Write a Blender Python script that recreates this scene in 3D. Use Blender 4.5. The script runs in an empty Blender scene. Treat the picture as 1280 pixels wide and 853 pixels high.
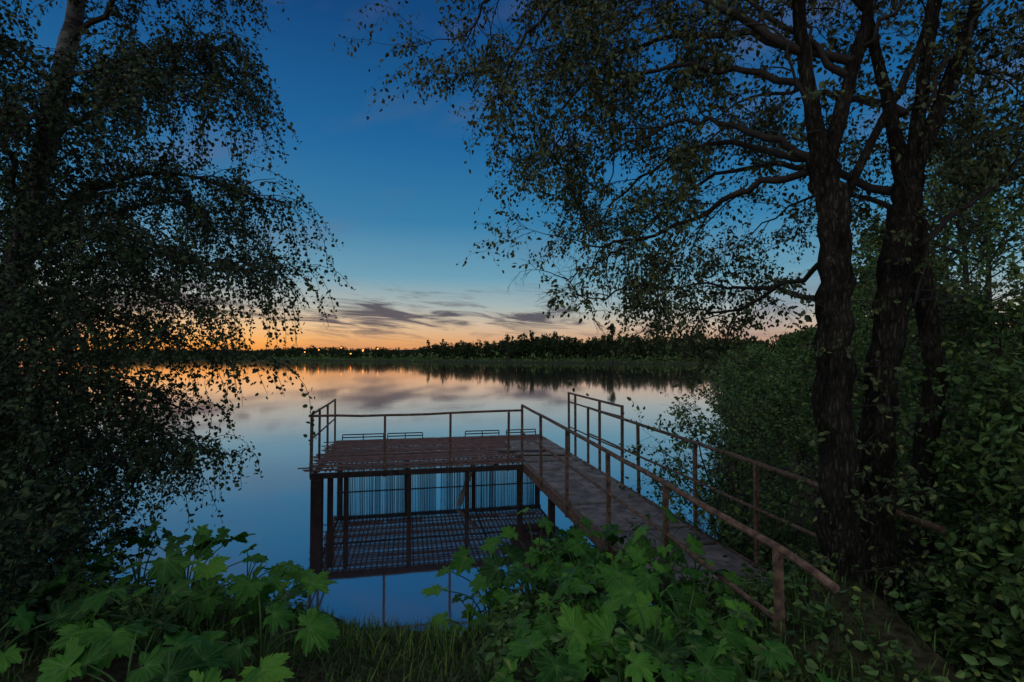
import bpy, math, random
import numpy as np
from mathutils import Vector
random.seed(7); np.random.seed(7)
R = random.random
def U(a,b): return a+(b-a)*R()
scene = bpy.context.scene
scene.view_settings.view_transform='Standard'
scene.view_settings.look='None'
scene.view_settings.exposure=0
COL = scene.collection

# ------------------------------------------------------------ materials
def newmat(name):
    m=bpy.data.materials.new(name); m.use_nodes=True
    nt=m.node_tree; nt.nodes.clear()
    return m,nt,nt.nodes,nt.links
def ramp(nodes, stops):
    r=nodes.new('ShaderNodeValToRGB'); e=r.color_ramp.elements
    while len(e)<len(stops): e.new(0.5)
    for i,(p,c) in enumerate(stops):
        e[i].position=p; e[i].color=(c[0],c[1],c[2],1)
    return r
def noisemat(name, stops, scale=8, rough=.8, bump=.3, bdist=.02, stretch=(1,1,1), metallic=0, detail=8, spec=.3):
    m,nt,N,L=newmat(name)
    out=N.new('ShaderNodeOutputMaterial'); b=N.new('ShaderNodeBsdfPrincipled')
    tc=N.new('ShaderNodeTexCoord'); mp=N.new('ShaderNodeMapping'); mp.inputs['Scale'].default_value=stretch
    n=N.new('ShaderNodeTexNoise'); n.inputs['Scale'].default_value=scale; n.inputs['Detail'].default_value=detail; n.inputs['Roughness'].default_value=.65
    L.new(tc.outputs['Object'],mp.inputs[0]); L.new(mp.outputs[0],n.inputs['Vector'])
    r=ramp(N,stops); L.new(n.outputs[0],r.inputs[0]); L.new(r.outputs[0],b.inputs['Base Color'])
    b.inputs['Roughness'].default_value=rough; b.inputs['Metallic'].default_value=metallic
    b.inputs['Specular IOR Level'].default_value=spec
    bp=N.new('ShaderNodeBump'); bp.inputs['Strength'].default_value=bump; bp.inputs['Distance'].default_value=bdist
    L.new(n.outputs[0],bp.inputs['Height']); L.new(bp.outputs[0],b.inputs['Normal'])
    L.new(b.outputs[0],out.inputs[0])
    return m
def barkmat():
    m,nt,N,L=newmat('rough_bark')
    out=N.new('ShaderNodeOutputMaterial'); b=N.new('ShaderNodeBsdfPrincipled')
    tc=N.new('ShaderNodeTexCoord'); mp=N.new('ShaderNodeMapping'); mp.inputs['Scale'].default_value=(1,1,.25)
    n=N.new('ShaderNodeTexNoise'); n.inputs['Scale'].default_value=22; n.inputs['Detail'].default_value=10; n.inputs['Roughness'].default_value=.72
    v=N.new('ShaderNodeTexVoronoi'); v.feature='DISTANCE_TO_EDGE'; v.inputs['Scale'].default_value=42
    L.new(tc.outputs['Object'],mp.inputs[0]); L.new(mp.outputs[0],n.inputs['Vector'])
    mx=N.new('ShaderNodeMixRGB'); mx.inputs[0].default_value=.07; L.new(mp.outputs[0],mx.inputs[1]); L.new(n.outputs['Color'],mx.inputs[2]); L.new(mx.outputs[0],v.inputs['Vector'])
    r1=ramp(N,[(0,(.18,.18,.18)),(.28,(1,1,1))]); L.new(v.outputs['Distance'],r1.inputs[0])
    n3=N.new('ShaderNodeTexNoise'); n3.inputs['Scale'].default_value=3.5; n3.inputs['Detail'].default_value=4; L.new(tc.outputs['Object'],n3.inputs['Vector'])
    r=ramp(N,[(.3,(.020,.017,.014)),(.7,(.14,.115,.095))]); L.new(n.outputs[0],r.inputs[0])
    r3=ramp(N,[(.35,(.6,.58,.55)),(.68,(1.3,1.35,1.15))]); L.new(n3.outputs[0],r3.inputs[0])
    mu=N.new('ShaderNodeMixRGB'); mu.blend_type='MULTIPLY'; mu.inputs[0].default_value=.8; L.new(r.outputs[0],mu.inputs[1]); L.new(r1.outputs[0],mu.inputs[2])
    mu2=N.new('ShaderNodeMixRGB'); mu2.blend_type='MULTIPLY'; mu2.inputs[0].default_value=1; L.new(mu.outputs[0],mu2.inputs[1]); L.new(r3.outputs[0],mu2.inputs[2])
    L.new(mu2.outputs[0],b.inputs['Base Color']); b.inputs['Roughness'].default_value=.95; b.inputs['Specular IOR Level'].default_value=.1
    h=N.new('ShaderNodeMixRGB'); h.inputs[0].default_value=.6; L.new(r1.outputs[0],h.inputs[1]); L.new(n.outputs[0],h.inputs[2])
    bp=N.new('ShaderNodeBump'); bp.inputs['Strength'].default_value=1; bp.inputs['Distance'].default_value=.035
    L.new(h.outputs[0],bp.inputs['Height']); L.new(bp.outputs[0],b.inputs['Normal']); L.new(b.outputs[0],out.inputs[0]); return m
def leafmat(name, dark, light, rough=.55, spec=.25):
    m,nt,N,L=newmat(name)
    out=N.new('ShaderNodeOutputMaterial'); b=N.new('ShaderNodeBsdfPrincipled')
    a=N.new('ShaderNodeAttribute'); a.attribute_name='shade'
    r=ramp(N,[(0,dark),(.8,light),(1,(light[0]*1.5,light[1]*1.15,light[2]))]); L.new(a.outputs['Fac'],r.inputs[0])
    L.new(r.outputs[0],b.inputs['Base Color'])
    b.inputs['Roughness'].default_value=rough; b.inputs['Specular IOR Level'].default_value=spec
    L.new(b.outputs[0],out.inputs[0])
    return m

M_rust=noisemat('rusty_metal',[(.32,(.05,.032,.026)),(.5,(.18,.10,.065)),(.72,(.38,.215,.13))],scale=16,rough=.7,bump=.5,bdist=.006)
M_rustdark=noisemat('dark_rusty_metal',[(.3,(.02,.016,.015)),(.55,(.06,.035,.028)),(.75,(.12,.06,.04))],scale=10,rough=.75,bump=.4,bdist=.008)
M_wood=noisemat('weathered_lattice',[(.3,(.08,.044,.036)),(.5,(.21,.11,.082)),(.72,(.36,.20,.15))],scale=6,rough=.8,bump=.4,bdist=.008,stretch=(1,3,3))
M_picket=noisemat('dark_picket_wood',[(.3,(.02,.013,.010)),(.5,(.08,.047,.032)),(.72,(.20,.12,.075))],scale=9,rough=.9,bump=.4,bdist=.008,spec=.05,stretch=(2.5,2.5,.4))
M_slab=noisemat('worn_deck_slab',[(.25,(.07,.056,.05)),(.45,(.19,.155,.135)),(.55,(.28,.23,.20)),(.75,(.42,.35,.305))],scale=4,rough=.85,bump=.7,bdist=.02)
M_bark=barkmat()
M_birch=noisemat('birch_bark',[(.40,(.02,.018,.017)),(.50,(.10,.097,.093)),(.7,(.21,.206,.2))],scale=5,rough=.8,bump=.4,bdist=.02,stretch=(.6,.6,3.0))
M_twig=noisemat('twig_bark',[(.3,(.02,.016,.012)),(.7,(.06,.048,.038))],scale=12,rough=.85,bump=.2,bdist=.01)
M_stalk=noisemat('green_stalk',[(.3,(.05,.10,.025)),(.7,(.10,.18,.05))],scale=9,rough=.6,bump=.1,bdist=.005)
M_leafA=leafmat('alder_leaf',(.032,.050,.018),(.13,.16,.055))
M_leafB=leafmat('birch_leaf',(.014,.028,.012),(.06,.10,.034))
M_leafS=leafmat('shrub_leaf',(.028,.065,.018),(.14,.23,.055))
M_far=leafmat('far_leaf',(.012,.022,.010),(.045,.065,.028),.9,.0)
M_scrub=leafmat('scrub_leaf',(.06,.10,.03),(.16,.23,.08),.9,.0)
M_grass=leafmat('grass_blade',(.025,.06,.014),(.11,.20,.04))

def hogmat():
    m,nt,N,L=newmat('hogweed_leaf')
    out=N.new('ShaderNodeOutputMaterial'); b=N.new('ShaderNodeBsdfPrincipled'); t=N.new('ShaderNodeBsdfTranslucent'); mx=N.new('ShaderNodeMixShader')
    a=N.new('ShaderNodeAttribute'); a.attribute_name='shade'
    v=N.new('ShaderNodeAttribute'); v.attribute_name='vein'
    tc=N.new('ShaderNodeTexCoord'); n=N.new('ShaderNodeTexNoise'); n.inputs['Scale'].default_value=26; n.inputs['Detail'].default_value=6
    L.new(tc.outputs['Object'],n.inputs['Vector'])
    r=ramp(N,[(0,(.015,.062,.008)),(.5,(.055,.19,.018)),(1,(.15,.36,.035))])
    ad=N.new('ShaderNodeMath'); ad.operation='MULTIPLY_ADD'; ad.inputs[1].default_value=.7; L.new(n.outputs[0],ad.inputs[0])
    sb=N.new('ShaderNodeMath'); sb.operation='SUBTRACT'; sb.inputs[1].default_value=.35
    L.new(a.outputs['Fac'],sb.inputs[0]); L.new(sb.outputs[0],ad.inputs[2]); L.new(ad.outputs[0],r.inputs[0])
    mc=N.new('ShaderNodeMixRGB'); mc.inputs[2].default_value=(.18,.33,.08,1)
    vm=N.new('ShaderNodeMath'); vm.operation='MULTIPLY'; vm.inputs[1].default_value=.5; L.new(v.outputs['Fac'],vm.inputs[0])
    L.new(vm.outputs[0],mc.inputs[0]); L.new(r.outputs[0],mc.inputs[1])
    L.new(mc.outputs[0],b.inputs['Base Color']); L.new(mc.outputs[0],t.inputs['Color'])
    b.inputs['Roughness'].default_value=.5; b.inputs['Specular IOR Level'].default_value=.25
    bp=N.new('ShaderNodeBump'); bp.inputs['Strength'].default_value=.6; bp.inputs['Distance'].default_value=.012
    L.new(n.outputs[0],bp.inputs['Height']); L.new(bp.outputs[0],b.inputs['Normal'])
    mx.inputs[0].default_value=.2
    L.new(b.outputs[0],mx.inputs[1]); L.new(t.outputs[0],mx.inputs[2]); L.new(mx.outputs[0],out.inputs[0])
    return m
M_hog=hogmat()

def groundmat():
    m,nt,N,L=newmat('bank_ground')
    out=N.new('ShaderNodeOutputMaterial'); b=N.new('ShaderNodeBsdfPrincipled')
    tc=N.new('ShaderNodeTexCoord')
    n=N.new('ShaderNodeTexNoise'); n.inputs['Scale'].default_value=.9; n.inputs['Detail'].default_value=6
    n2=N.new('ShaderNodeTexNoise'); n2.inputs['Scale'].default_value=18; n2.inputs['Detail'].default_value=10
    L.new(tc.outputs['Object'],n.inputs['Vector']); L.new(tc.outputs['Object'],n2.inputs['Vector'])
    r1=ramp(N,[(.35,(.03,.055,.015)),(.65,(.085,.06,.04))]); L.new(n.outputs[0],r1.inputs[0])
    r2=ramp(N,[(.3,(.3,.3,.3)),(.7,(1.4,1.4,1.4))]); L.new(n2.outputs[0],r2.inputs[0])
    mm=N.new('ShaderNodeMixRGB'); mm.blend_type='MULTIPLY'; mm.inputs[0].default_value=1
    L.new(r1.outputs[0],mm.inputs[1]); L.new(r2.outputs[0],mm.inputs[2])
    L.new(mm.outputs[0],b.inputs['Base Color']); b.inputs['Roughness'].default_value=.95; b.inputs['Specular IOR Level'].default_value=.1
    bp=N.new('ShaderNodeBump'); bp.inputs['Strength'].default_value=.8; bp.inputs['Distance'].default_value=.04
    L.new(n2.outputs[0],bp.inputs['Height']); L.new(bp.outputs[0],b.inputs['Normal'])
    L.new(b.outputs[0],out.inputs[0]); return m
M_ground=groundmat()

def watermat():
    m,nt,N,L=newmat('calm_water')
    out=N.new('ShaderNodeOutputMaterial'); g=N.new('ShaderNodeBsdfGlossy'); d=N.new('ShaderNodeBsdfDiffuse'); mx=N.new('ShaderNodeMixShader')
    g.inputs['Color'].default_value=(1.0,.90,.88,1); g.inputs['Roughness'].default_value=.045
    d.inputs['Color'].default_value=(.075,.062,.062,1)
    lw=N.new('ShaderNodeLayerWeight'); lw.inputs[0].default_value=.5
    mr=N.new('ShaderNodeMapRange'); mr.inputs['From Min'].default_value=.3; mr.inputs['From Max'].default_value=.97; mr.inputs['To Min'].default_value=.38; mr.inputs['To Max'].default_value=.95
    L.new(lw.outputs['Facing'],mr.inputs[0]); L.new(mr.outputs[0],mx.inputs[0])
    tc=N.new('ShaderNodeTexCoord'); n=N.new('ShaderNodeTexNoise'); n.inputs['Scale'].default_value=.8; n.inputs['Detail'].default_value=3
    L.new(tc.outputs['Object'],n.inputs['Vector'])
    bp=N.new('ShaderNodeBump'); bp.inputs['Strength'].default_value=.10; bp.inputs['Distance'].default_value=.02
    L.new(n.outputs[0],bp.inputs['Height']); L.new(bp.outputs[0],g.inputs['Normal'])
    L.new(d.outputs[0],mx.inputs[1]); L.new(g.outputs[0],mx.inputs[2]); L.new(mx.outputs[0],out.inputs[0]); return m
M_water=watermat()
def emis(name,c,s):
    m,nt,N,L=newmat(name); out=N.new('ShaderNodeOutputMaterial'); e=N.new('ShaderNodeEmission')
    e.inputs[0].default_value=(*c,1); e.inputs[1].default_value=s; L.new(e.outputs[0],out.inputs[0]); return m
M_lamp=emis('lit_lamp',(1,.33,.06),4.0)

# ------------------------------------------------------------ mesh helpers
class MB:
    def __init__(s): s.v=[]; s.f=[]; 
    def tube(s,pts,rad,n=6,cap=True):
        b=len(s.v); k=len(pts)
        pts=[Vector(p) for p in pts]
        up=None
        for i,p in enumerate(pts):
            t=(pts[min(i+1,k-1)]-pts[max(i-1,0)])
            if t.length<1e-6: t=Vector((0,0,1))
            t.normalize()
            if up is None:
                up=Vector((1,0,0)) if abs(t.x)<.8 else Vector((0,1,0))
            a=up-t*up.dot(t)
            if a.length<1e-4: a=t.orthogonal()
            a.normalize(); up=a; c=t.cross(a)
            for j in range(n):
                an=2*math.pi*j/n
                q=p+(a*math.cos(an)+c*math.sin(an))*rad[i]
                s.v.append((q.x,q.y,q.z))
        for i in range(k-1):
            for j in range(n):
                j2=(j+1)%n
                s.f.append((b+i*n+j,b+i*n+j2,b+(i+1)*n+j2,b+(i+1)*n+j))
        if cap:
            s.f.append(tuple(b+j for j in range(n))[::-1]); s.f.append(tuple(b+(k-1)*n+j for j in range(n)))
    def bar(s,a,b_,w,h,upv=(0,0,1)):
        a=Vector(a); b_=Vector(b_); t=(b_-a).normalized(); up=Vector(upv)
        if abs(t.dot(up))>.95: up=Vector((.98,.199,0))
        sd=t.cross(up).normalized(); up=sd.cross(t).normalized()
        i0=len(s.v)
        for p in (a,b_):
            for x,y in ((-1,-1),(1,-1),(1,1),(-1,1)):
                q=p+sd*(x*w/2)+up*(y*h/2); s.v.append((q.x,q.y,q.z))
        for f in ((3,2,1,0),(4,5,6,7),(0,1,5,4),(1,2,6,5),(2,3,7,6),(3,0,4,7)):
            s.f.append(tuple(i0+i for i in f))
def mkobj(name,verts,faces,mat,base=(0,0,0),parent=None,smooth=False,attrs=None,bevel=0):
    v=np.array(verts,dtype=float).reshape(-1,3)-np.array(base,dtype=float)
    me=bpy.data.meshes.new(name)
    me.from_pydata(v.tolist(),[],faces if isinstance(faces,list) else faces.tolist())
    if attrs:
        for k,val in attrs.items():
            at=me.attributes.new(k,'FLOAT','POINT'); at.data.foreach_set('value',np.asarray(val,dtype=np.float32))
    me.materials.append(mat)
    if smooth: me.polygons.foreach_set('use_smooth',[True]*len(me.polygons))
    me.update()
    o=bpy.data.objects.new(name,me); COL.objects.link(o)
    if parent is not None: o.parent=parent
    else: o.location=base
    if bevel:
        bv=o.modifiers.new('bevel','BEVEL'); bv.width=bevel; bv.segments=1
    return o
def thing(name,base,label,cat,group=None):
    e=bpy.data.objects.new(name,None); e.empty_display_size=.3; e.location=base; COL.objects.link(e)
    e['label']=label; e['category']=cat
    if group: e['group']=group
    return e

# ------------------------------------------------------------ ground
def ys(x):
    x=np.asarray(x,dtype=float)
    a=np.interp(x,[-60,-12,-8,-5,-3,-1.8,-.9,0,1.2,2.3],[9,8.2,7.6,6.7,6.4,5.9,5.7,6.1,6.1,6.4])
    wob=(1.6*np.sin(x*1.3)+1.0*np.sin(x*.55+2))*np.clip((x-4)/8,0,4)
    return np.where(x>2.3,6.4+(x-2.3)*2.15+wob,a)
def yf(x):
    x=np.asarray(x,dtype=float)
    a=np.where(x>0,215-.5*x,215-.9*x)
    return np.clip(a,120,440)+3*np.sin(x*.07)+2*np.sin(x*.19+1)
def ground(x,y):
    x=np.asarray(x,dtype=float); y=np.asarray(y,dtype=float)
    s=(ys(x)-y)*np.where(x>2.3,.4,1.0)
    s=s+.12*np.sin(x*2.1+y)+.08*np.sin(x*4.7)
    near=1.6*(1-np.exp(-(np.maximum(s,0)/2.1)**1.3))*np.where(x>4.5,.45+.55*np.exp(-(x-4.5)/2.5),1)
    near=near+.35*np.exp(-(((x-2.6)/1.0)**2+((y-3.5)/.9)**2))*(s>0)
    near=near+(.03*np.sin(x*3.1+y*2.2)+.025*np.sin(y*5.3-x*1.7))*np.clip(s,0,1)
    sf=y-yf(x)
    far=.5*(1-np.exp(-np.maximum(sf,0)/6))+np.clip(sf-15,0,400)*.03
    under=-np.minimum(1.6,.28*np.minimum(np.abs(s),np.abs(sf)))
    return np.where(s>0,near,np.where(sf>0,far,under))
def gz(x,y): return float(ground(x,y))
tx=np.linspace(-1,1,301); gx=np.sinh(tx*6.2)/np.sinh(6.2)*900
gy=-14+np.concatenate([np.linspace(0,26,170),26+ (np.sinh(np.linspace(0,1,182)[1:]*4.6)/np.sinh(4.6))*1100])
X,Y=np.meshgrid(gx,gy); Z=ground(X,Y)
V=np.stack([X.ravel(),Y.ravel(),Z.ravel()],1); nx=len(gx); ny=len(gy)
ii=np.arange(ny-1)[:,None]*nx+np.arange(nx-1)[None,:]; ii=ii.ravel()
F=np.stack([ii,ii+1,ii+nx+1,ii+nx],1)
g=mkobj('ground',V,F,M_ground,smooth=True); g['kind']='structure'
w=mkobj('water',[(-900,-14,0),(900,-14,0),(900,1100,0),(-900,1100,0)],[(0,1,2,3)],M_water); w['kind']='structure'

# ------------------------------------------------------------ pier
P0=Vector((-3.66,9.40,0)); ud=Vector((.98,.199,0)); vd=Vector((-.199,.98,0))
def PP(u,v,z): q=P0+ud*u+vd*v; return Vector((q.x,q.y,z))
O=Vector((.25,10.2,0)); nd=Vector((.196,-.981,0)); rd=Vector((.981,.196,0))
def WW(s,r,z): q=O+nd*s+rd*r; return Vector((q.x,q.y,z))
pb=(1.6,5.0,1.0)
pier=thing('fishing_pier',pb,'rusty metal pier with lattice platform and railed gangway over water','pier')
UW,VD=5.2,3.4
m=MB()
nr=27
for i in range(nr):
    v=.04+i*(VD-.08)/(nr-1); u0=-.04-(U(.05,.26) if R()<.65 else 0)
    zz=.992+U(-.006,.006); wdt=U(.045,.075)
    pts=[PP(u0,v+U(-.01,.01),zz),PP(1.7,v+U(-.018,.018),zz+U(-.008,.008)),PP(3.4,v+U(-.018,.018),zz),PP(UW,v,zz)]
    for a,b in zip(pts[:-1],pts[1:]): m.bar(a,b,wdt,.014)
nc=52
for i in range(nc):
    u=.03+i*(UW-.06)/(nc-1)
    m.bar(PP(u+U(-.01,.01),0,.972),PP(u+U(-.01,.01),VD,.972),.026,.014)
mkobj('lattice_deck',m.v,m.f,M_wood,pb,pier)
m=MB()
for v in (.0,VD): m.bar(PP(-.02,v,.905),PP(UW,v,.905),.05,.10)
m.bar(PP(-.02,1.7,.93),PP(UW,1.7,.93),.04,.05)
for u in (0.05,1.75,3.45,UW-.05): m.bar(PP(u,.04,.93),PP(u,VD-.04,.93),.04,.05)
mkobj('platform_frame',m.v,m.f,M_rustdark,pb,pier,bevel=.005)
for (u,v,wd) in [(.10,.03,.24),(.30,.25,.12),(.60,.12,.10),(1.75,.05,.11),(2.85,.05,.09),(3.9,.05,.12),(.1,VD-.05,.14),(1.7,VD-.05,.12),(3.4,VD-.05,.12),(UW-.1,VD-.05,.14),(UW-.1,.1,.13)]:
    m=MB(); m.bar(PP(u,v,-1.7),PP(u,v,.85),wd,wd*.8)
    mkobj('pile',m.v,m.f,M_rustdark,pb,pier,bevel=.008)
m=MB()
for row in (0,1):
    u=.02
    while u<UW:
        if not (2.44<u<2.56) and not (R()<.05):
            m.bar(PP(u,VD+.055+row*.022,U(-.2,-.02)),PP(u+U(-.006,.006),VD+.055+row*.022+U(-.004,.004),1.0),U(.026,.040),.012)
        u+=U(.036,.046)
m.bar(PP(0,VD+.095,.30),PP(UW,VD+.095,.30),.02,.03)
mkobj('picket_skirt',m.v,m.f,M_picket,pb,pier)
m=MB(); m.bar(PP(2.75,.6,.05),PP(3.3,1.9,.86),.10,.03); mkobj('brace',m.v,m.f,M_slab,pb,pier)
for (a,b) in ((.12,1.12),(1.22,2.1),(3.2,4.1),(4.3,5.1)):
    m=MB()
    for z in (1.12,1.05): m.bar(PP(a,VD+.14,z),PP(b,VD+.14,z),.03,.024)
    for q in (a,(a+b)/2,b): m.bar(PP(q,VD+.14,.95),PP(q,VD+.14,1.107),.022,.022)
    mkobj('low_rail',m.v,m.f,M_rustdark,pb,pier)
def rail(posts_base,tops,rails,name='railing',pw=.042,mat=M_rust):
    m=MB()
    for a,b in zip(posts_base,tops): m.bar(a,b+Vector((U(-.012,.012),U(-.012,.012),0)),pw,pw)
    for poly,ww in rails:
        P=[Vector(poly[0])]
        for a,b in zip(poly[:-1],poly[1:]):
            a=Vector(a); b=Vector(b)
            for k in (1,2,3):
                q=a.lerp(b,k/3)
                if k<3: q=q+Vector((U(-.007,.007),0,U(-.010,.005)))
                P.append(q)
        m.tube(P,[ww/2]*len(P),8)
    return mkobj(name,m.v,m.f,mat,pb,pier)
us=(0,1.3,2.52,3.66)
rail([PP(u,.0,.84) for u in us],[PP(u,0,1.99) for u in us],[([PP(-.0,0,2.0),PP(1.3,0,1.985),PP(2.52,0,2.0),PP(3.93,0,2.02)],.045)])
vs=(.18,1.1,2.2,VD)
rail([PP(-.04,v,.84) for v in vs],[PP(-.04,v,1.99) for v in vs],[([PP(-.04,0,2.0),PP(-.04,VD,2.02)],.045),([PP(-.04,0,1.55),PP(-.04,VD,1.55)],.035)])
# gangway
m=MB()
s=-2.3
while s<5.75:
    l=min(U(.50,.85),5.8-s); dz=U(-.008,.008)+(.025 if s<-.1 else 0)
    sp_=U(.45,.72)
    for a,b in ((0.02+U(-.02,.01),sp_-.008),(sp_+.008,1.13+U(-.04,.02))):
        z=.985+dz+U(-.010,.010)
        c=(a+b)/2
        m.bar(WW(s+.022,c,z+.01+U(-.012,.012)),WW(s+l-.022,c+U(-.012,.012),z+.01+U(-.012,.012)),b-a,.04)
    s+=l+.002
o=mkobj('gangway_deck',m.v,m.f,M_slab,pb,pier,bevel=.008)
m=MB(); m.bar(WW(-.55,-.05,1.065),WW(-.35,1.05,1.065),.22,.03); m.bar(WW(-1.1,-.35,1.05),WW(-.9,.75,1.075),.18,.03); mkobj('loose_board',m.v,m.f,M_slab,pb,pier,bevel=.004)
m=MB()
for r in (-.015,1.18):
    m.bar(WW(0.05,r,.90),WW(6.1,r,.90),.05,.17)
    m.bar(WW(0.05,r,.985),WW(6.1,r,.985),.08,.012)
for s in np.arange(.3,6,.95): m.bar(WW(s,.03,.88),WW(s,1.15,.88),.06,.10)
mkobj('gangway_beam',m.v,m.f,M_rust,pb,pier)
for s,r in ((1.6,.1),(1.6,1.1),(4.0,.1),(4.0,1.1)):
    m=MB(); m.bar(WW(s,r,-1.5),WW(s,r,.82),.1,.1); mkobj('pile',m.v,m.f,M_rustdark,pb,pier)
sp=(0,1.5,2.93,4.5,5.8,7.2); zt=(2.12,2.09,2.06,2.02,1.99,1.94)
bz=[.82,.82,.82,.82,.82,1.0]
rail([WW(s,-.05,z) for s,z in zip(sp,bz)],[WW(s,-.05,z) for s,z in zip(sp,zt)],
     [([WW(s,-.05,z) for s,z in zip(sp,zt)]+[WW(7.62,-.05,1.88)],.05),([WW(0,-.05,1.58),WW(2.9,-.05,1.57),WW(5.8,-.05,1.56),WW(7.2,-.05,1.50)],.036)],pw=.042)
sp=(.2,2.5,4.1,5.25,6.45); zt=(2.07,2.04,2.02,2.0,1.98)
bz=[.82,.82,.82,.82,1.0]
rail([WW(s,1.25,z) for s,z in zip(sp,bz)],[WW(s,1.25,z) for s,z in zip(sp,zt)],
     [([WW(s,1.25,z) for s,z in zip(sp,zt)]+[WW(7.15,1.22,1.95)],.048),([WW(.2,1.25,1.56),WW(4.1,1.25,1.55),WW(6.45,1.25,1.53)],.034)],pw=.040)
sp=(-1.2,-.75,.7,1.75)
rail([WW(s,1.3,.84) for s in sp],[WW(s,1.3,2.26) for s in sp],[([WW(-1.25,1.3,2.26),WW(1.78,1.3,2.24)],.045),([WW(-1.2,1.3,2.06),WW(1.75,1.3,2.06)],.036),([WW(-1.2,1.3,1.5),WW(1.75,1.3,1.5)],.03)])

# ------------------------------------------------------------ foliage helpers
def rv():
    z=U(-1,1); a=U(0,2*math.pi); r=math.sqrt(1-z*z); return Vector((r*math.cos(a),r*math.sin(a),z))
def leafmesh(name,L,mat,base,parent,sizes=(.04,.065),wid=.30):
    P=np.array([l[0] for l in L]); D=np.array([l[1] for l in L]); n=len(P)
    D/=np.linalg.norm(D,axis=1)[:,None]+1e-9
    Rr=np.random.normal(size=(n,3)); S=np.cross(D,Rr); S/=np.linalg.norm(S,axis=1)[:,None]+1e-9
    N=np.cross(D,S); sz=np.random.uniform(sizes[0],sizes[1],n)[:,None]*(np.random.uniform(.75,1.1,n)[:,None])
    P=P+D*sz*.15
    w_=wid*np.random.uniform(.8,1.15,n)[:,None]
    fold=.10
    vs=[P, P+D*sz*.32+S*sz*w_+N*sz*fold, P+D*sz*.72+S*sz*w_*.72+N*sz*fold*.6, P+D*sz-N*sz*.05,
        P+D*sz*.72-S*sz*w_*.72+N*sz*fold*.6, P+D*sz*.32-S*sz*w_+N*sz*fold]
    V=np.stack(vs,1).reshape(-1,3)
    b=np.arange(n)[:,None]*6
    F=np.concatenate([b+np.array([[0,1,2,3]]),b+np.array([[3,4,5,0]])],0)
    sh=np.repeat(np.clip(np.random.normal(.42,.28,n),0,1),6)
    return mkobj(name,V,F,mat,base,parent,attrs={'shade':sh})
def catmull(pts,per=5):
    P=[Vector(p) for p in pts]; P=[P[0]*2-P[1]]+P+[P[-1]*2-P[-2]]; out=[]
    for i in range(1,len(P)-2):
        for k in range(per):
            t=k/per
            a,b,c,d=P[i-1],P[i],P[i+1],P[i+2]
            out.append(.5*((2*b)+(c-a)*t+(2*a-5*b+4*c-d)*t*t+(3*b-a-3*c+d)*t**3))
    out.append(P[-2]); return out
def grow(tb,LV,p,d,L,r,lvl,maxl,C):
    n=5 if lvl<maxl else 4
    pts=[p]; ds=[d]
    for i in range(n):
        d=(d+rv()*C['wig']+Vector((0,0,C['grav'][min(lvl,len(C['grav'])-1)]))).normalized()
        p=p+d*(L/n); pts.append(p); ds.append(d)
    tb.tube(pts,[r*(1-.75*i/n) for i in range(n+1)],5 if lvl<maxl-1 else 3,cap=False)
    if lvl<maxl:
        nc=C['nch'][lvl]
        for k in range(nc):
            t=U(.15,1)*n; i=min(int(t),n-1); q=pts[i].lerp(pts[i+1],t-i)
            dd=ds[i+1]; pr=rv(); pr=(pr-dd*pr.dot(dd)).normalized()
            grow(tb,LV,q,(dd+pr*U(.5,1.3)).normalized(),L*C['ratio']*U(.6,1.2),r*.5,lvl+1,maxl,C)
    if lvl>=maxl:
        nl=C['nl']
        for k in range(nl):
            t=(k+R())/nl*n; i=min(int(t),n-1); q=pts[i].lerp(pts[i+1],t-i)+rv()*C.get('sc',.01)
            LV.append((tuple(q),tuple((ds[i+1]*.4+rv()*.8+Vector((0,0,-C['droop']))))))
def limb(tb,LV,pts,r0,r1,nch,C,L2,start=.25,sides=7):
    P=catmull(pts,5); P=[P[0]]+[p+rv()*.035 for p in P[1:]]; n=len(P)
    tb.tube(P,[r0+(r1-r0)*i/(n-1) for i in range(n)],sides)
    for k in range(nch):
        t=(start+(1-start)*((k+R())/nch))*(n-1); i=min(int(t),n-2)
        q=P[i].lerp(P[i+1],t-i); dd=(P[i+1]-P[i]).normalized()
        pr=rv(); pr=(pr-dd*pr.dot(dd)).normalized()
        grow(tb,LV,q,(dd*.7+pr*U(.6,1.2)).normalized(),L2*U(.6,1.25),max(r1*.8,.007),1,3,C)
    return P

# ------------------------------------------------------------ large tree beside the gangway
tb=MB(); twb=MB(); LV=[]
def trunk(tb,pts,rads,sides=16):
    P=catmull(pts,8); P=[P[0]]+[p+rv()*rads[0]*.10 for p in P[1:-1]]+[P[-1]]; n=len(P)
    rr=np.interp(np.linspace(0,1,n),np.linspace(0,1,len(rads)),rads)
    b=len(tb.v); tb.tube(P,rr,sides)
    ph=U(0,6)
    for i in range(n):
        for j in range(sides):
            q=tb.v[b+i*sides+j]; k=1+.11*math.sin(j*6.283/sides*3+i*.25+ph)+.06*math.sin(j*6.283/sides*5+i*.7)+U(-.05,.05)
            c=P[i]; tb.v[b+i*sides+j]=(c.x+(q[0]-c.x)*k,c.y+(q[1]-c.y)*k,q[2])
tbase=(2.35,3.5,gz(2.35,3.5))
trunk(tb,[(2.24,3.5,1.1),(2.25,3.5,1.6),(2.21,3.5,2.3),(2.21,3.52,3.1),(2.25,3.55,3.9),(2.20,3.6,4.55)],[.22,.14,.115,.108,.10,.09])
trunk(tb,[(2.20,3.6,4.45),(2.1,3.6,5.2),(2.0,3.6,6.2),(1.9,3.7,7.4)],[.065,.044,.034,.025],10)
trunk(tb,[(2.22,3.6,4.4),(2.42,3.6,5.1),(2.62,3.65,5.8),(2.7,3.8,7.2)],[.065,.043,.035,.025],10)
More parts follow.
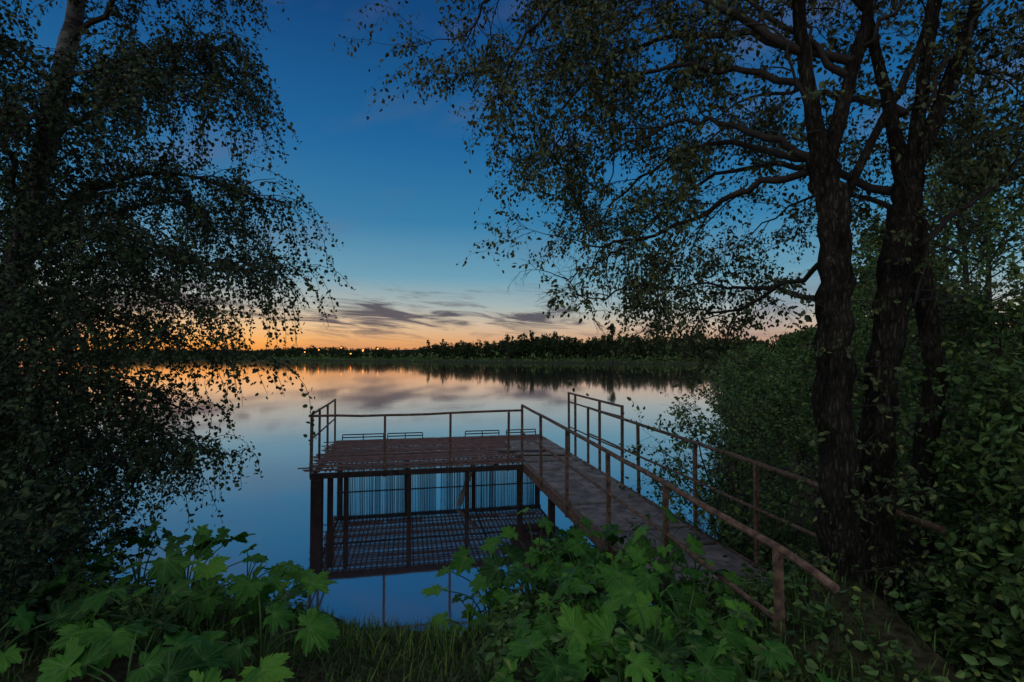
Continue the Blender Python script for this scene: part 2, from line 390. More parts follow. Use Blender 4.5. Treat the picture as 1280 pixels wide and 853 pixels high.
trunk(tb,[(2.47,3.7,1.1),(2.6,3.7,1.8),(2.63,3.7,2.6),(2.72,3.7,3.36),(2.86,3.72,4.1),(2.92,3.75,4.4)],[.19,.12,.105,.10,.092,.083])
trunk(tb,[(2.9,3.74,4.3),(3.16,3.75,4.95),(3.5,3.8,5.75),(3.8,3.9,7)],[.065,.048,.038,.03],10)
trunk(tb,[(2.9,3.74,4.3),(2.84,3.8,5.0),(2.75,3.9,5.8),(2.7,4.1,7)],[.058,.042,.033,.025],10)
trunk(tb,[(2.9,3.74,4.35),(3.0,3.7,5.0),(3.12,3.65,5.8),(3.2,3.6,6.8)],[.042,.028,.023,.018],8)
trunk(tb,[(2.25,3.58,4.0),(2.5,3.5,4.6),(2.85,3.5,5.3),(3.1,3.5,6.3)],[.04,.028,.023,.018],8)
trunk(tb,[(3.3,4.2,1.2),(3.35,4.2,2.2),(3.45,4.2,3.1),(3.35,4.2,4.0),(3.45,4.3,5),(3.8,4.5,6.5)],[.12,.085,.075,.07,.055,.035],10)
C=dict(wig=.40,grav=[0,-.02,-.05,-.14],nch=[0,7,6],ratio=.68,nl=6,droop=.55,sc=.035)
limbs=[
 ([(2.14,3.6,4.5),(1.84,3.8,4.78),(1.66,4,4.95),(1.25,4.2,5.0),(.83,4.4,4.85)],.030,.009,9),
 ([(2.2,3.62,4.4),(1.83,3.9,4.40),(1.58,4.2,4.25),(1.15,4.6,4.15),(.63,5,4.15)],.030,.008,8),
 ([(2.08,3.6,5.27),(1.58,3.9,5.81),(.95,4.2,6.3),(.42,4.5,6.3),(0,4.7,5.9),(-.15,4.8,5.5)],.034,.008,16),
 ([(2.0,3.6,6.2),(1.44,4.4,7.0),(.57,5,7.2),(-.2,5.3,6.9),(-.5,5.4,6.5)],.034,.008,16),
 ([(2.25,3.55,3.8),(2.2,4.2,3.65),(1.95,4.8,3.5),(1.75,5.2,3.6)],.022,.007,6),
 ([(2.88,3.74,4.3),(2.6,5,5),(2.2,6.5,5.2),(1.6,7.5,4.6)],.035,.008,11),
 ([(3.2,3.75,5.0),(3.8,4.2,5.5),(4.6,4.6,5.6)],.032,.010,10),
 ([(3.0,3.8,3.9),(3.5,3.8,4.3),(4.2,3.9,4.6)],.025,.009,8),
 ([(2.45,3.6,5.2),(1.9,4.5,6.0),(1.2,5.5,6.4),(.65,6.2,6.2),(.35,6.5,5.7)],.034,.008,13),
 ([(2.2,3.6,4.5),(1.9,4.8,5.1),(1.5,6,5.2),(.95,7,4.7)],.030,.008,10),
 ([(2.62,3.65,5.8),(2.2,4.6,6.6),(1.6,6,7.2),(.9,7.0,7.2)],.035,.008,10),
 ([(2.1,3.6,5.0),(1.7,3.9,5.3),(1.2,4.2,5.5),(.6,4.6,5.3),(.3,4.9,4.9)],.027,.007,10),
 ([(3.35,4.2,4.0),(3.6,5,4.6),(3.6,6,5.0),(3.3,7,4.8)],.035,.008,8),
 ([(2.9,3.75,4.9),(3.0,4.8,5.6),(3.0,6,6.2),(2.6,7,6.3)],.035,.008,10),
 ([(2.75,3.9,5.8),(2.8,4.5,6.8),(3.4,5.2,7.6),(4,6,7.6)],.035,.01,9),
 ([(3.45,4.3,5),(4.2,5,5.2),(5.2,5.8,5.0)],.035,.01,10),
 ([(3.35,4.2,3.2),(3.9,4.6,3.6),(4.8,5.2,3.7)],.03,.01,8),
 ([(2.4,3.6,5.1),(2.1,4.1,5.9),(1.5,4.6,6.6),(.9,5.0,6.8)],.028,.008,9),
 ([(2.2,3.55,3.5),(2.25,4.6,3.7),(2.2,5.8,3.9),(1.9,6.8,3.9)],.023,.007,8),
 ([(3.0,3.7,4.9),(3.25,3.6,5.4),(3.7,3.7,5.9)],.02,.007,6),
 ([(2.5,3.6,5.3),(2.7,3.4,5.6),(3.0,3.4,6.0)],.018,.007,5),
 ([(2.15,3.6,5.0),(2.3,3.9,5.6),(2.3,4.3,6.2)],.018,.007,5),
]
for pts,r0,r1,nc_ in limbs: limb(twb,LV,pts,r0,r1,nc_,C,.76)
Cb=dict(wig=.3,grav=[0,0,-.01,-.02],nch=[0,5,4],ratio=.5,nl=0,droop=0)
nolv=[]
limb(twb,nolv,[(1.2,5.2,4.2),(.9,5.4,4.1),(.62,5.6,3.95)],.012,.005,6,Cb,.5)
limb(twb,nolv,[(1.3,5.2,3.9),(.95,5.5,3.7),(.7,5.7,3.75)],.012,.005,6,Cb,.5)
limb(twb,nolv,[(2.6,3.75,3.0),(2.9,3.6,3.6),(2.9,3.5,4.3)],.012,.004,5,Cb,.4)
limb(twb,nolv,[(2.1,3.6,4.8),(1.9,3.5,5.3),(1.6,3.6,5.6)],.012,.004,6,Cb,.5)
Ce=dict(wig=.4,grav=[0,0,-.05,-.1],nch=[0,3,3],ratio=.55,nl=6,droop=.3,sc=.02)
for k in range(75):
    zc=U(1.5,5.0) if k>35 else U(1.4,2.3)
    if R()<.45: p=Vector((2.22,3.5,zc)); 
    else: p=Vector((2.62+max(0,zc-2.6)*.15,3.7,zc))
    o=rv(); o.z=abs(o.z)*.6; grow(twb,LV,p+o*.1,o.normalized(),U(.2,.4),.006,2,3,Ce)
T=thing('alder_tree',tbase,'old multi-stemmed alder with rough bark beside the gangway','tree')
mkobj('trunk',tb.v,tb.f,M_bark,tbase,T,smooth=True)
mkobj('branches',twb.v,twb.f,M_twig,tbase,T,smooth=True)
leafmesh('crown',LV,M_leafA,tbase,T,(.036,.062))
print('ALDER leaves',len(LV))

# ------------------------------------------------------------ birch
tb=MB(); twb=MB(); LV=[]
bb=(-7.0,6.8,gz(-7,6.8))
trunk(tb,[(-7.0,6.8,.2),(-6.9,6.8,2.5),(-6.65,6.8,4),(-6.3,6.8,5.8),(-5.95,6.8,7.6),(-5.6,6.8,10)],[.22,.17,.15,.13,.10,.06],12)
trunk(tb,[(-6.7,6.8,3.6),(-6.9,6.5,5),(-6.8,6.2,6.8),(-6.6,6,8.5)],[.10,.08,.06,.04],8)
def strand(p,out,L):
    pts=[p]; d=(out+Vector((0,0,.08))).normalized(); n=max(5,int(L/.14))
    for i in range(n):
        d=(d+Vector((0,0,-.46))+rv()*.24).normalized()
        p=p+d*(L/n); pts.append(p)
        if p.z<.25: break
    n=len(pts)-1
    twb.tube(pts,[.004*(1-.7*i/n)+.001 for i in range(n+1)],3,cap=False)
    nl=int(L/.024)
    for k in range(nl):
        t=(k+R())/nl*n; i=min(int(t),n-1); q=pts[i].lerp(pts[i+1],t-i)+rv()*.085*R()
        LV.append((tuple(q),tuple(rv()*.8+Vector((0,0,-.6)))))
blimbs=[
 ((-6.3,6.8,5.8),(-4.6,6.4,6.9),(-3.5,6.0,6.7),46,1.05),
 ((-6.6,6.8,4.2),(-4.8,6.4,5.4),(-2.8,6.1,5.0),56,1.1),
 ((-6.7,6.8,3.6),(-5.0,6.6,4.4),(-2.75,6.5,4.1),56,1.15),
 ((-6.0,6.8,7.2),(-4.7,6.6,8.3),(-3.6,6.4,8.0),42,1.1),
 ((-6.4,6.8,5.2),(-4.9,5.6,6.2),(-3.1,5.2,5.6),50,1.15),
 ((-6.6,6.8,4.0),(-5.2,5.6,4.6),(-2.9,5.3,3.9),52,1.15),
 ((-6.8,6.8,3.0),(-5.2,5.8,3.6),(-2.9,5.5,3.0),50,1.15),
 ((-6.2,6.8,6.4),(-5.0,7.6,7.4),(-4.1,8.0,7.2),34,1.2),
 ((-6.6,6.8,4.6),(-5.2,7.6,5.4),(-4.2,8.0,4.9),28,1.3),
 ((-6.5,6.8,4.8),(-5.6,5.6,5.6),(-4.6,4.8,5.4),36,1.1),
 ((-6.8,6.8,3.2),(-5.8,5.6,3.8),(-4.2,4.9,3.2),42,1.2),
 ((-6.9,6.8,2.6),(-5.8,6.0,2.9),(-3.5,5.6,2.5),46,1.1),
 ((-6.9,6.8,2.2),(-6.0,5.6,2.5),(-3.7,5.0,2.1),54,1.0),
 ((-6.9,6.8,2.0),(-6.0,6.2,2.1),(-3.7,5.8,1.8),48,.9),
 ((-6.9,6.8,2.9),(-6.2,5.2,3.1),(-4.1,4.3,2.6),40,1.1),
 ((-6.8,6.8,2.4),(-4.8,5.5,2.6),(-2.9,5.4,2.0),42,.8),
 ((-6.9,6.8,1.6),(-5.8,5.6,1.7),(-3.9,5.0,1.6),52,.8),
 ((-6.9,6.8,1.8),(-6.2,7.4,1.9),(-4.6,7.4,1.6),40,.9),
 ((-6.8,6.3,6.5),(-6.4,5.2,7.2),(-5.4,4.6,6.9),38,1.2),
 ((-6.6,6.3,6.0),(-6.2,5.6,6.6),(-5.5,5.2,6.4),30,1.1),
 ((-5.9,6.8,7.8),(-5.0,6.0,8.8),(-4.4,5.4,8.4),38,1.1),
 ((-6.9,6.5,5.0),(-7.4,7.5,5.8),(-8.0,8.5,5.4),18,1.8),
 ((-6.9,6.8,3.4),(-7.3,7.8,4.0),(-8.0,8.8,3.6),16,1.8),
 ((-6.8,6.8,3.4),(-6.3,8.2,4.2),(-5.4,9.2,3.8),20,1.6),
 ((-6.5,6.8,4.9),(-6.2,8.2,5.9),(-5.6,9.4,5.6),20,1.6),
 ((-6.9,6.8,2.3),(-6.8,8.0,2.7),(-6.0,9.0,2.4),26,1.2),
]
for a,b,c,ns,Ls in blimbs:
    P=catmull([a,b,c],8); P=[P[0]]+[p+rv()*.06 for p in P[1:]]; n=len(P)
    twb.tube(P,[.038*(1-i/(n-1))+.006 for i in range(n)],6)
    for k in range(ns):
        t=(.15+.85*(k+R())/ns)*(n-1); i=min(int(t),n-2); q=P[i].lerp(P[i+1],t-i)
        dd=(P[i+1]-P[i]).normalized(); o=(dd*U(0,.5)+Vector((U(-1,1),U(-1,1),U(0,.5)))).normalized()
        e=q+o*U(.12,.55); twb.tube([q,q.lerp(e,.5)+Vector((0,0,.04)),e],[.009,.006,.004],3,cap=False)
        for z in range(3):
            st=q.lerp(e,U(.3,1)); strand(st,(o+rv()*.5).normalized(),Ls*U(.3,1.1))
T=thing('birch_tree',bb,'tall weeping birch with hanging leafy strands at the water edge','tree')
mkobj('trunk',tb.v,tb.f,M_birch,bb,T,smooth=True)
mkobj('branches',twb.v,twb.f,M_twig,bb,T)
leafmesh('crown',LV,M_leafB,bb,T,(.036,.060),.38)
print('BIRCH leaves',len(LV))

# ------------------------------------------------------------ shrubs on the bank
def shrub(x,y,h,rad,nst,C,L2,leaf,name='willow_shrub',lab='leafy willow shrub on the lake bank',lean=(0,0),mat=M_leafS,grp='shrubs along the bank'):
    z=gz(x,y); base=(x,y,max(z,-.1)); sb=MB(); LV=[]
    for k in range(nst):
        a=U(0,6.283); rr=rad*math.sqrt(U(.05,1))
        top=Vector((x+math.cos(a)*rr+lean[0],y+math.sin(a)*rr+lean[1],base[2]+h*U(.6,1)*(1-.25*rr/rad)))
        b=Vector((x+U(-.15,.15),y+U(-.15,.15),base[2]-.15)); mid=b.lerp(top,.5)+Vector((0,0,h*.08))-Vector((math.cos(a),math.sin(a),0))*rr*.12
        limb(sb,LV,[b,mid,top],.02,.006,C['lc'],C,L2,start=.12,sides=5)
    T=thing(name,base,lab,'shrub',grp)
    mkobj('stems',sb.v,sb.f,M_twig,base,T); leafmesh('foliage',LV,mat,base,T,leaf)
    return len(LV)
Cs=dict(wig=.38,grav=[0,0,-.03,-.08],nch=[0,4,4],ratio=.6,nl=7,droop=.3,lc=6,sc=.02)
Cl=dict(wig=.42,grav=[0,0,-.06,-.12],nch=[0,4,3],ratio=.66,nl=6,droop=.4,lc=4,sc=.03)
tot=0
for (x,y,h,rad,n) in [(3.1,7.4,2.2,.9,5),(3.8,8.7,2.4,1.1,5),(2.9,5.9,1.3,.6,5),(4.6,10.6,2.3,1.1,4),(5.7,12.8,2.5,1.2,5),(7.0,15.8,2.8,1.4,6)]:
    tot+=shrub(x,y,h,rad,n,Cl,.78,(.05,.085) if y<10 else (.06,.1),lean=(-.25,0))
for (x,y,h,rad,n) in [(4.9,7.6,2.3,1.1,4),(6.1,10.5,2.4,1.2,5),(5.2,6.0,2.7,1.1,7),(4.0,5.2,1.8,.8,4),
    (7.7,12.5,3.4,1.6,7),(6.9,8.5,3.6,1.4,9),(4.4,4.2,2.6,.9,10),(8.3,10,5,1.8,11),(3.7,3.6,1.5,.5,7),(4.0,3.1,2.2,.7,9),(3.1,2.7,.8,.4,5),(10.2,15.5,4.2,2,9)]:
    tot+=shrub(x,y,h,rad,n,Cs,.65,(.045,.08) if y<9 else (.06,.11))
for (x,y,h,rad,n) in [(-5.6,5.6,1.3,.8,7),(-4.5,5.2,1.1,.7,7),(-6.4,6.3,1.5,.9,7),(-4.9,4.2,1.0,.6,6),(-3.6,3.2,.7,.5,5)]:
    tot+=shrub(x,y,h,rad,n,Cs,.55,(.04,.07),mat=M_leafB)
print('SHRUB leaves',tot)

# ------------------------------------------------------------ hogweed
def hogleaf(na=130):
    lob=[(0,1.0,.62),(.75,.93,.54),(-.75,.93,.54),(1.5,.80,.50),(-1.5,.80,.50),(2.2,.60,.42),(-2.2,.60,.42)]
    th=np.linspace(-2.75,2.75,na); r=np.full(na,.36); vein=np.zeros(na)
    for a,l,wd in lob:
        d=np.abs(th-a)/wd; r=np.maximum(r,l*(1-.60*np.clip(d,0,1)**1.2)*(d<1))
        vein=np.maximum(vein,np.exp(-(np.abs(th-a)/.035)**2))
        for o2,l2 in ((-.24,.83),(.24,.83)):
            d2=np.abs(th-a-o2)/.14; r=np.maximum(r,l*l2*(1-.34*np.clip(d2,0,1)**1.1)*(d2<1)); vein=np.maximum(vein,.5*np.exp(-(np.abs(th-a-o2)/.025)**2))
    r=r*(1+.10*((th*7.0)%1-.5)*2)
    return th,r,vein
TH,RR,VE=hogleaf()
def hogweed(x,y,h,nl,size,spread=.35,dk=0,lab='hogweed plant with broad lobed green leaves on the bank'):
    z=gz(x,y); base=(x,y,z); sb=MB(); VV=[];FF=[];SH=[];VN=[]; off=0
    for k in range(nl):
        a=k*2.4+U(-.4,.4); t=math.sqrt((k+.5)/nl); rr=spread*t*U(.8,1.2); hh=h*U(.55,1.0)*(1.1-.5*t)
        e=Vector((x+math.cos(a)*rr,y+math.sin(a)*rr,z+hh)); b=Vector((x+U(-.03,.03),y+U(-.03,.03),z-.03))
        mid=b.lerp(e,.55)+Vector((0,0,hh*.18))-Vector((math.cos(a),math.sin(a),0))*rr*.2
        P=catmull([b,mid,e],4); sb.tube(P,np.linspace(.009,.004,len(P)),5)
        s=size*U(.55,1.25)*(.7+.4*t)
        aa=a+U(-.6,.6)
        D=Vector((math.cos(aa),math.sin(aa),U(-.75,.2))).normalized()
        N=(Vector((0,0,1))+rv()*.5+Vector((0,-.4,0))); N=(N-D*N.dot(D)).normalized(); S=N.cross(D)
        rings=[.0,.28,.52,.74,.9,1.0]; na=len(TH); wav=U(0,6)
        cup=U(.05,.36); dr=U(.15,.8); asym=1+U(-.15,.15)*np.sin(TH)+U(-.08,.08)*np.sin(TH*2+wav)
        shv=min(1,max(0,random.gauss(.46-dk,.29)))
        for q in rings:
            rad=RR*asym*q if q>0 else RR*0.02
            lx=np.cos(TH)*rad; ly=np.sin(TH)*rad
            zz=cup*np.abs(ly)-dr*(lx**2+ly**2)*.6+.07*np.sin(TH*6+wav)*q*q-.05*VE*q*(1-q*.4)+.02*np.cos(TH*22+wav)*q
            for i in range(na):
                p=e+D*float(lx[i]*s)+S*float(ly[i]*s)+N*float(zz[i]*s); VV.append((p.x,p.y,p.z))
            SH.append(np.full(na,shv)); VN.append(VE*(1-.5*q)+ (1 if q==0 else 0))
        for j in range(len(rings)-1):
            for i in range(na-1):
                FF.append((off+j*na+i,off+(j+1)*na+i,off+(j+1)*na+i+1,off+j*na+i+1))
        off+=na*len(rings)
    T=thing('hogweed_plant',base,lab,'plant','hogweed growing on the bank')
    mkobj('stalk',sb.v,sb.f,M_stalk,base,T,smooth=True)
    mkobj('foliage',VV,FF,M_hog,base,T,smooth=True,attrs={'shade':np.concatenate(SH),'vein':np.concatenate(VN)})
for (x,y,h,nl,s,sp,dk) in [
   (-1.35,1.95,.42,9,.21,.30,-.15),(-1.05,2.15,.28,6,.12,.25,0),(-1.9,2.6,.5,10,.19,.38,.1),(-1.5,3.1,.45,11,.16,.4,.05),(-2.3,3.3,.6,11,.18,.45,.12),(-2.0,4.1,.55,12,.17,.45,.05),(-2.7,4.3,.75,13,.18,.5,.08),(-3.3,3.7,.6,9,.18,.5,.25),(-2.6,5.1,.65,12,.16,.45,.05),(-3.6,5.0,.7,9,.18,.5,.25),(-2.9,2.9,.4,7,.17,.4,.3),(-2.2,4.9,.5,9,.15,.35,.05),
   (-.4,2.25,.2,6,.085,.22,0),(-.75,2.35,.2,5,.09,.2,0),
   (-.2,5.0,.95,14,.17,.45,.05),(.25,5.2,1.1,15,.18,.5,0),(.6,4.8,1.0,14,.17,.45,0),(.15,4.4,.75,13,.17,.45,.05),(.9,5.3,1.1,14,.17,.45,.05),(.5,4.2,.75,12,.16,.4,.05),(1.05,4.7,1.0,12,.15,.38,.05),(-.35,4.4,.5,9,.14,.35,.1),
   (.2,2.5,.38,9,.15,.3,0),(.5,2.35,.42,9,.16,.3,-.05),(.75,2.8,.48,11,.17,.35,0),(.45,3.1,.45,10,.16,.35,0),(1.05,3.1,.5,11,.16,.35,0),(1.15,2.5,.36,8,.13,.3,0),(.95,3.7,.7,12,.16,.35,0),(1.32,3.55,.5,7,.13,.28,0),(.5,3.75,.55,9,.16,.35,.05),(1.2,4.2,.85,11,.15,.32,0),(1.5,4.25,.5,6,.11,.22,.05)]:
    hogweed(x,y,h,nl,s,sp,dk)

# ------------------------------------------------------------ grass and undergrowth (uncountable)
n=32000
gxp=np.random.uniform(-6,6,n*3); gyp=1.2+np.random.uniform(0,1,n*3)**1.0*6.5
zz=ground(gxp,gyp); cl=np.sin(gxp*1.7+gyp*.6)*np.sin(gyp*2.1-gxp)+np.random.normal(0,.5,n*3)
inw=(zz>.04)&(cl>-.35)&(zz<2.3)
sx=(gxp-O.x)*rd.x+(gyp-O.y)*rd.y; sn=(gxp-O.x)*nd.x+(gyp-O.y)*nd.y
inw&=~((sx>-.05)&(sx<1.2)&(sn<5.75)); inw&=~((sx>.35)&(sx<.75)&(np.random.rand(n*3)<.55)&(sn>6.1))
gxp=gxp[inw][:n]; gyp=gyp[inw][:n]; zz=zz[inw][:n]; n=len(gxp)
a=np.random.uniform(0,6.283,n); hh=np.random.uniform(.05,.17,n)*np.where(gyp<3,.8,1.0); wd=np.random.uniform(.003,.006,n)
B=np.stack([gxp,gyp,zz-.01],1); S=np.stack([np.cos(a),np.sin(a),0*a],1); Ld=np.stack([-np.sin(a),np.cos(a),0*a],1)*np.random.uniform(.2,.9,n)[:,None]
up=np.array([[0,0,1.]])
h1=hh[:,None]
vs=[B-S*wd[:,None],B+S*wd[:,None],B+S*wd[:,None]*.7+up*h1*.55+Ld*h1*.3,B-S*wd[:,None]*.7+up*h1*.55+Ld*h1*.3,B+up*h1*.95+Ld*h1+S*wd[:,None]*.1,B+up*h1*.95+Ld*h1-S*wd[:,None]*.1]
V=np.stack(vs,1).reshape(-1,3); b=np.arange(n)[:,None]*6
F=np.concatenate([b+np.array([[0,1,2,3]]),b+np.array([[3,2,4,5]])],0)
o=mkobj('grass',V,F,M_grass,attrs={'shade':np.repeat(np.random.rand(n),6)}); o['kind']='stuff'
LV=[]; sb=MB()
for k in range(2700):
    if k<1400: x=U(1.9,5.2); y=U(1.6,6.0)
    elif k<1950: x=U(-6.5,-2.3); y=U(3,6.9)
    elif k<2300: x=U(-.2,1.4); y=U(2.0,5.9)
    elif k<2420: x=U(1.3,2.5); y=U(3.4,4.5)
    else: x=U(1.3,3.0); y=U(1.7,3.6)
    z=gz(x,y)
    if z<.1: continue
    q=Vector((x,y,z))-O; sxx=q.x*rd.x+q.y*rd.y
    if k<1400 and sxx<.85: continue
    if 1950<=k<2300 and sxx>-.1: continue
    h=U(.15,.6) if k<1400 else U(.1,.35); p=Vector((x,y,z)); d=Vector((U(-.25,.25),U(-.25,.25),1)).normalized()
    if k>=2300: h=U(.06,.2)
    if k>=2420 and .3<sxx<.8 and R()<.7: continue
    tip=p+d*h
    for j in range(int(h*46)):
        t=U(.15,1); LV.append((tuple(p.lerp(tip,t)),(U(-1,1),U(-1,1),U(-.5,.2))))
o=leafmesh('undergrowth',LV,M_leafS,(0,0,0),None,(.035,.08)); o['kind']='stuff'

# ------------------------------------------------------------ far shore
def blob_tree(x,y,z,h,rad,conif,nf,VV,FF,SH,fs=1.0):
    for i in range(nf):
        t=R()
        if conif:
            zc=h*(.05+.95*t); rr=rad*(1-t)*.9+.15
        else:
            zc=h*(.05+.92*t); rr=rad*math.sqrt(max(.05,1-(2*t-.95)**2))
        a=U(0,6.283); q=rr*math.sqrt(R()); c=Vector((x+math.cos(a)*q,y+math.sin(a)*q,z+zc)); s=U(.4,.95)*(h/11)*fs
        b=len(VV)
        for j in range(3):
            p=c+rv()*s*1.25; VV.append((p.x,p.y,p.z))
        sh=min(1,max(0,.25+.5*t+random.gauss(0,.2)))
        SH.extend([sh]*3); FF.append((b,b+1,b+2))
VV=[];FF=[];SH=[]
for k in range(2900):
    x=U(-420,300)
    base=float(yf(x)); dpt=40+72*R()**1.6
    cen=1/(1+math.exp(-(x+50)/12))
    y=base+dpt; h=(5.8+1.0*math.sin(x*.031+1)+.8*math.sin(x*.11)+U(-1.8,1.8)+2.2*cen)+max(0,x)*.012
    if R()<.07: h*=1.25
    h=max(h,3)
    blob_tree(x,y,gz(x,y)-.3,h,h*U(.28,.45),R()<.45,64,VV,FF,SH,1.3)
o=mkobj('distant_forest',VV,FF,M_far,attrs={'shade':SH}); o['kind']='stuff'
VV=[];FF=[];SH=[]
for k in range(1500):
    x=U(-320,220); y=float(yf(x))+2+42*R(); h=U(.7,1.8) if R()<.88 else U(2,5)
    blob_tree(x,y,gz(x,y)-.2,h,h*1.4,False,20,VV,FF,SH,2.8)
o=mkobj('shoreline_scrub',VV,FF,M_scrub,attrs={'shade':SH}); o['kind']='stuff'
def midtree(x,y,h,name='bank_tree',lab='dark leafy tree on the wooded bank',nl=9000,rad=None,ls=(.22,.4),grp='trees on the wooded bank',th=.12,zmin=.15,cat='tree'):
    z=gz(x,y); base=(x,y,z); tb=MB(); rad=rad or h*.3
    tb.tube(catmull([(x,y,z-.3),(x+U(-.1,.1)*h*.2,y,z+h*.5),(x+U(-.1,.1)*h*.3,y,z+h*.97)],5),np.linspace(th,.02,11),7)
    LV=[]; ncl=60
    for c in range(ncl):
        t=U(zmin,1); rr=rad*math.sqrt(max(.04,1-((t-.5)/.56)**2)); a=U(0,6.283); q=rr*math.sqrt(R())
        cc=Vector((x+math.cos(a)*q,y+math.sin(a)*q,z+h*t)); cr=rad*U(.15,.40)
        tb.tube([(x,y,max(z+.2*h,cc.z-h*.12)),tuple(cc)],[th*.25,.01],3,cap=False)
        for j in range(nl//ncl):
            LV.append((tuple(cc+rv()*cr*(R()**.5)),tuple(rv()+Vector((0,0,-.4)))))
    T=thing(name,base,lab,cat,grp)
    mkobj('trunk',tb.v,tb.f,M_twig,base,T); leafmesh('crown',LV,M_leafS,base,T,ls)
for (x,y,h) in [(12.5,17,5.5),(11,12.5,7),(15.5,21,6),(13.4,14.5,8.5),(19,30,4.5),(26,44,4.5),(35,62,5),(17,20,10),(23,31,10),(46,85,6)]:
    midtree(x,y,h,nl=6000,ls=(.10,.18) if y<25 else (.25,.42),zmin=.05)
for (x,y,h,r) in [(8.8,18.5,2.3,1.4),(10.6,22.5,2.7,1.6),(13.2,28,2.8,2),(17,36,3.2,2.4),(22.5,48,3.4,3),(29.5,63,3.8,3.5)]:
    midtree(x,y,h,name='bank_shrub',lab='rounded leafy shrub at the water edge',nl=4000,rad=r,ls=(.10,.18) if y<30 else (.2,.35),grp='low shrubs at the water edge',th=.05,zmin=.0,cat='shrub')
def sparse(x,y,h,nl,lab,rad):
    z=gz(x,y); base=(x,y,z); tb=MB(); tb.tube([(x,y,z-.5),(x+.3,y,z+h*.5),(x,y,z+h)],[.28,.16,.03],6); LV=[]
    for c in range(34):
        t=U(.2,.95); a=U(0,6.283); L=rad*(1.15-t)*U(.6,1); p=Vector((x,y,z+h*t)); e=p+Vector((math.cos(a)*L,math.sin(a)*L,L*.7))
        tb.tube([p,e],[.07,.02],3,cap=False)
        for j in range(nl//34): LV.append((tuple(p.lerp(e,U(.3,1.1))+rv()*.45),tuple(rv())))
    T=thing('lone_tree',base,lab,'tree')
    mkobj('trunk',tb.v,tb.f,M_twig,base,T)
    if nl: leafmesh('crown',LV,M_far,base,T,(.5,.9))
sparse(39.5,202,15.5,1300,'tall thin leafy tree on the far shore',4.5)
sparse(-2,221,12.5,140,'slender nearly bare tree on the far shore',3.5)
for (x,y) in [(-105,313),(-97,306),(-88,300),(-78,295),(-127,335),(-141,347),(-152,360),(-93,318)]:
    z=gz(x,y); m=MB(); hh=U(3.0,8.0)
    T=thing('street_lamp',(x,y,z),'lit orange street lamp on the far shore','street lamp','lit lamps along the far shore')
    m.tube([(x,y,z),(x,y,z+hh),(x+.6,y,z+hh+.2)],[.10,.07,.05],5); mkobj('pole',m.v,m.f,M_rustdark,(x,y,z),T)
    m=MB(); m.tube([(x+.2,y,z+hh),(x+.6,y,z+hh-.05),(x+1.0,y,z+hh)],[.16,.32,.16],8); mkobj('lamp_head',m.v,m.f,M_lamp,(x,y,z),T)

# ------------------------------------------------------------ world
wd=bpy.data.worlds.new('World'); scene.world=wd; wd.use_nodes=True
nt=wd.node_tree; N=nt.nodes; L=nt.links; N.clear()
out=N.new('ShaderNodeOutputWorld'); bg=N.new('ShaderNodeBackground'); L.new(bg.outputs[0],out.inputs[0])
tc=N.new('ShaderNodeTexCoord'); sep=N.new('ShaderNodeSeparateXYZ'); L.new(tc.outputs['Generated'],sep.inputs[0])
def math_(op,a,b=None,c=None,clamp=False):
    m=N.new('ShaderNodeMath'); m.operation=op; m.use_clamp=clamp
    for i,v in enumerate((a,b,c)):
        if v is None: continue
        if isinstance(v,(int,float)): m.inputs[i].default_value=v
        else: L.new(v,m.inputs[i])
    return m.outputs[0]
def mix(f,a,b,mode='MIX'):
    m=N.new('ShaderNodeMixRGB'); m.blend_type=mode
    for i,v in ((0,f),(1,a),(2,b)):
        if isinstance(v,(int,float)): m.inputs[i].default_value=v
        elif isinstance(v,tuple): m.inputs[i].default_value=(*v,1)
        else: L.new(v,m.inputs[i])
    return m.outputs[0]
z=sep.outputs[2]; az=math_('ARCTAN2',sep.outputs[0],sep.outputs[1])
el=math_('ARCSINE',z)
def sky_ramp(st):
    r=N.new('ShaderNodeValToRGB'); e=r.color_ramp.elements
    while len(e)<len(st): e.new(.5)
    for i,(p,c) in enumerate(st):
        e[i].position=p; e[i].color=(*[ (v/255/12.92 if v/255<=.04045 else ((v/255+.055)/1.055)**2.4) for v in c],1)
    L.new(z,r.inputs[0]); return r.outputs[0]
cool=sky_ramp([(0,(178,126,100)),(.03,(204,162,132)),(.06,(198,182,164)),(.095,(156,178,182)),(.15,(104,158,182)),(.25,(52,124,168)),(.38,(28,100,154)),(.55,(15,70,124)),(1,(10,40,80))])
warm=sky_ramp([(0,(238,134,48)),(.025,(246,172,88)),(.055,(236,194,144)),(.09,(184,184,172)),(.15,(108,158,180)),(.25,(54,124,166)),(.38,(28,100,154)),(.55,(15,70,124)),(1,(10,40,80))])
da=math_('SUBTRACT',az,math.radians(-34)); g1=math_('MULTIPLY',da,da); g1=math_('MULTIPLY',g1,-3.8); gl=math_('EXPONENT',g1)
sky=mix(gl,cool,warm)
cb=N.new('ShaderNodeCombineXYZ'); L.new(math_('MULTIPLY',az,4.2),cb.inputs[0]); L.new(math_('MULTIPLY',math_('ADD',el,math_('MULTIPLY',az,.10)),34),cb.inputs[1])
n1=N.new('ShaderNodeTexNoise'); n1.inputs['Scale'].default_value=1.7; n1.inputs['Detail'].default_value=10; n1.inputs['Roughness'].default_value=.66; n1.inputs['Distortion'].default_value=.9
L.new(cb.outputs[0],n1.inputs['Vector'])
def gauss2(a0,e0,sa,se):
    d1=math_('DIVIDE',math_('SUBTRACT',az,math.radians(a0)),math.radians(sa)); d2=math_('DIVIDE',math_('SUBTRACT',el,math.radians(e0)),math.radians(se))
    return math_('EXPONENT',math_('MULTIPLY',math_('ADD',math_('MULTIPLY',d1,d1),math_('MULTIPLY',d2,d2)),-1))
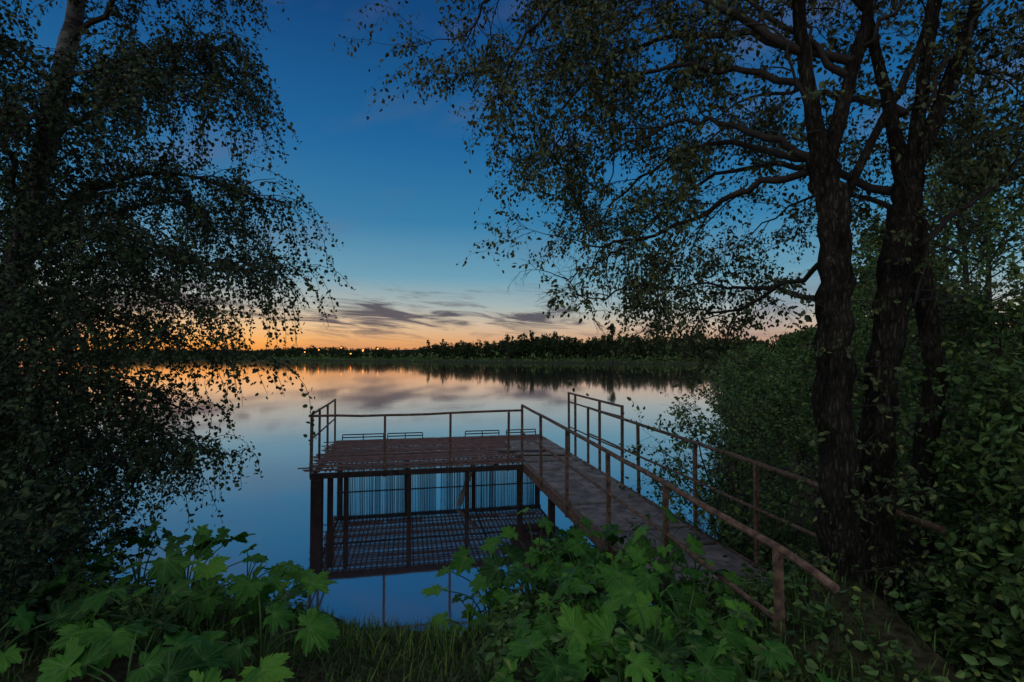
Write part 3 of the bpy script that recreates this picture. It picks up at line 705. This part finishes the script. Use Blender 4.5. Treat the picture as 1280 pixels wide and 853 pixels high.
blob=math_('ADD',gauss2(-14.5,4.3,8,1.8),math_('ADD',gauss2(3,3.9,5.5,1.4),gauss2(-34,5.5,10,1.6)))
bd=math_('SUBTRACT',el,math.radians(5.0)); band=math_('EXPONENT',math_('MULTIPLY',math_('MULTIPLY',bd,bd),-320))
tot_=math_('ADD',n1.outputs[0],math_('MULTIPLY',blob,.16))
mr=N.new('ShaderNodeMapRange'); mr.interpolation_type='SMOOTHSTEP'; mr.inputs['From Min'].default_value=.51; mr.inputs['From Max'].default_value=.71; L.new(tot_,mr.inputs[0])
cf=math_('MULTIPLY',math_('MULTIPLY',mr.outputs[0],math_('MINIMUM',math_('ADD',math_('MULTIPLY',band,.6),blob),1.0)),.94,clamp=True)
sky=mix(cf,sky,(.072,.070,.098))
cb2=N.new('ShaderNodeCombineXYZ'); L.new(math_('MULTIPLY',az,2.2),cb2.inputs[0]); L.new(math_('MULTIPLY',math_('ADD',el,math_('MULTIPLY',az,-.25)),6),cb2.inputs[1])
n2=N.new('ShaderNodeTexNoise'); n2.inputs['Scale'].default_value=1.3; n2.inputs['Detail'].default_value=5; L.new(cb2.outputs[0],n2.inputs['Vector'])
mr2=N.new('ShaderNodeMapRange'); mr2.interpolation_type='SMOOTHSTEP'; mr2.inputs['From Min'].default_value=.5; mr2.inputs['From Max'].default_value=.75; L.new(n2.outputs[0],mr2.inputs[0])
sky=mix(math_('MULTIPLY',mr2.outputs[0],.4),sky,(.12,.14,.24))
st=N.new('ShaderNodeTexSky'); st.sky_type='NISHITA'; st.sun_disc=False; st.sun_elevation=math.radians(1.0); st.sun_rotation=math.radians(-33)
sky=mix(.003,sky,st.outputs[0],'ADD')
L.new(sky,bg.inputs[0]); bg.inputs[1].default_value=1.0

fill_light=bpy.data.lights.new('fill_light','SUN'); fill_light.energy=.75; fill_light.angle=math.radians(110); fill_light.color=(1,.96,.85)  # added soft fill from above and behind the camera, not the setting sun
so=bpy.data.objects.new('fill_light',fill_light); so.rotation_euler=(math.radians(32),math.radians(-14),0); COL.objects.link(so)

cam=bpy.data.cameras.new('camera'); cam.lens=18; cam.sensor_width=36; cam.clip_end=3000; cam.clip_start=.05
co=bpy.data.objects.new('camera',cam); co.location=(0,0,3.1); co.rotation_euler=(math.radians(91.66),0,0); COL.objects.link(co); scene.camera=co
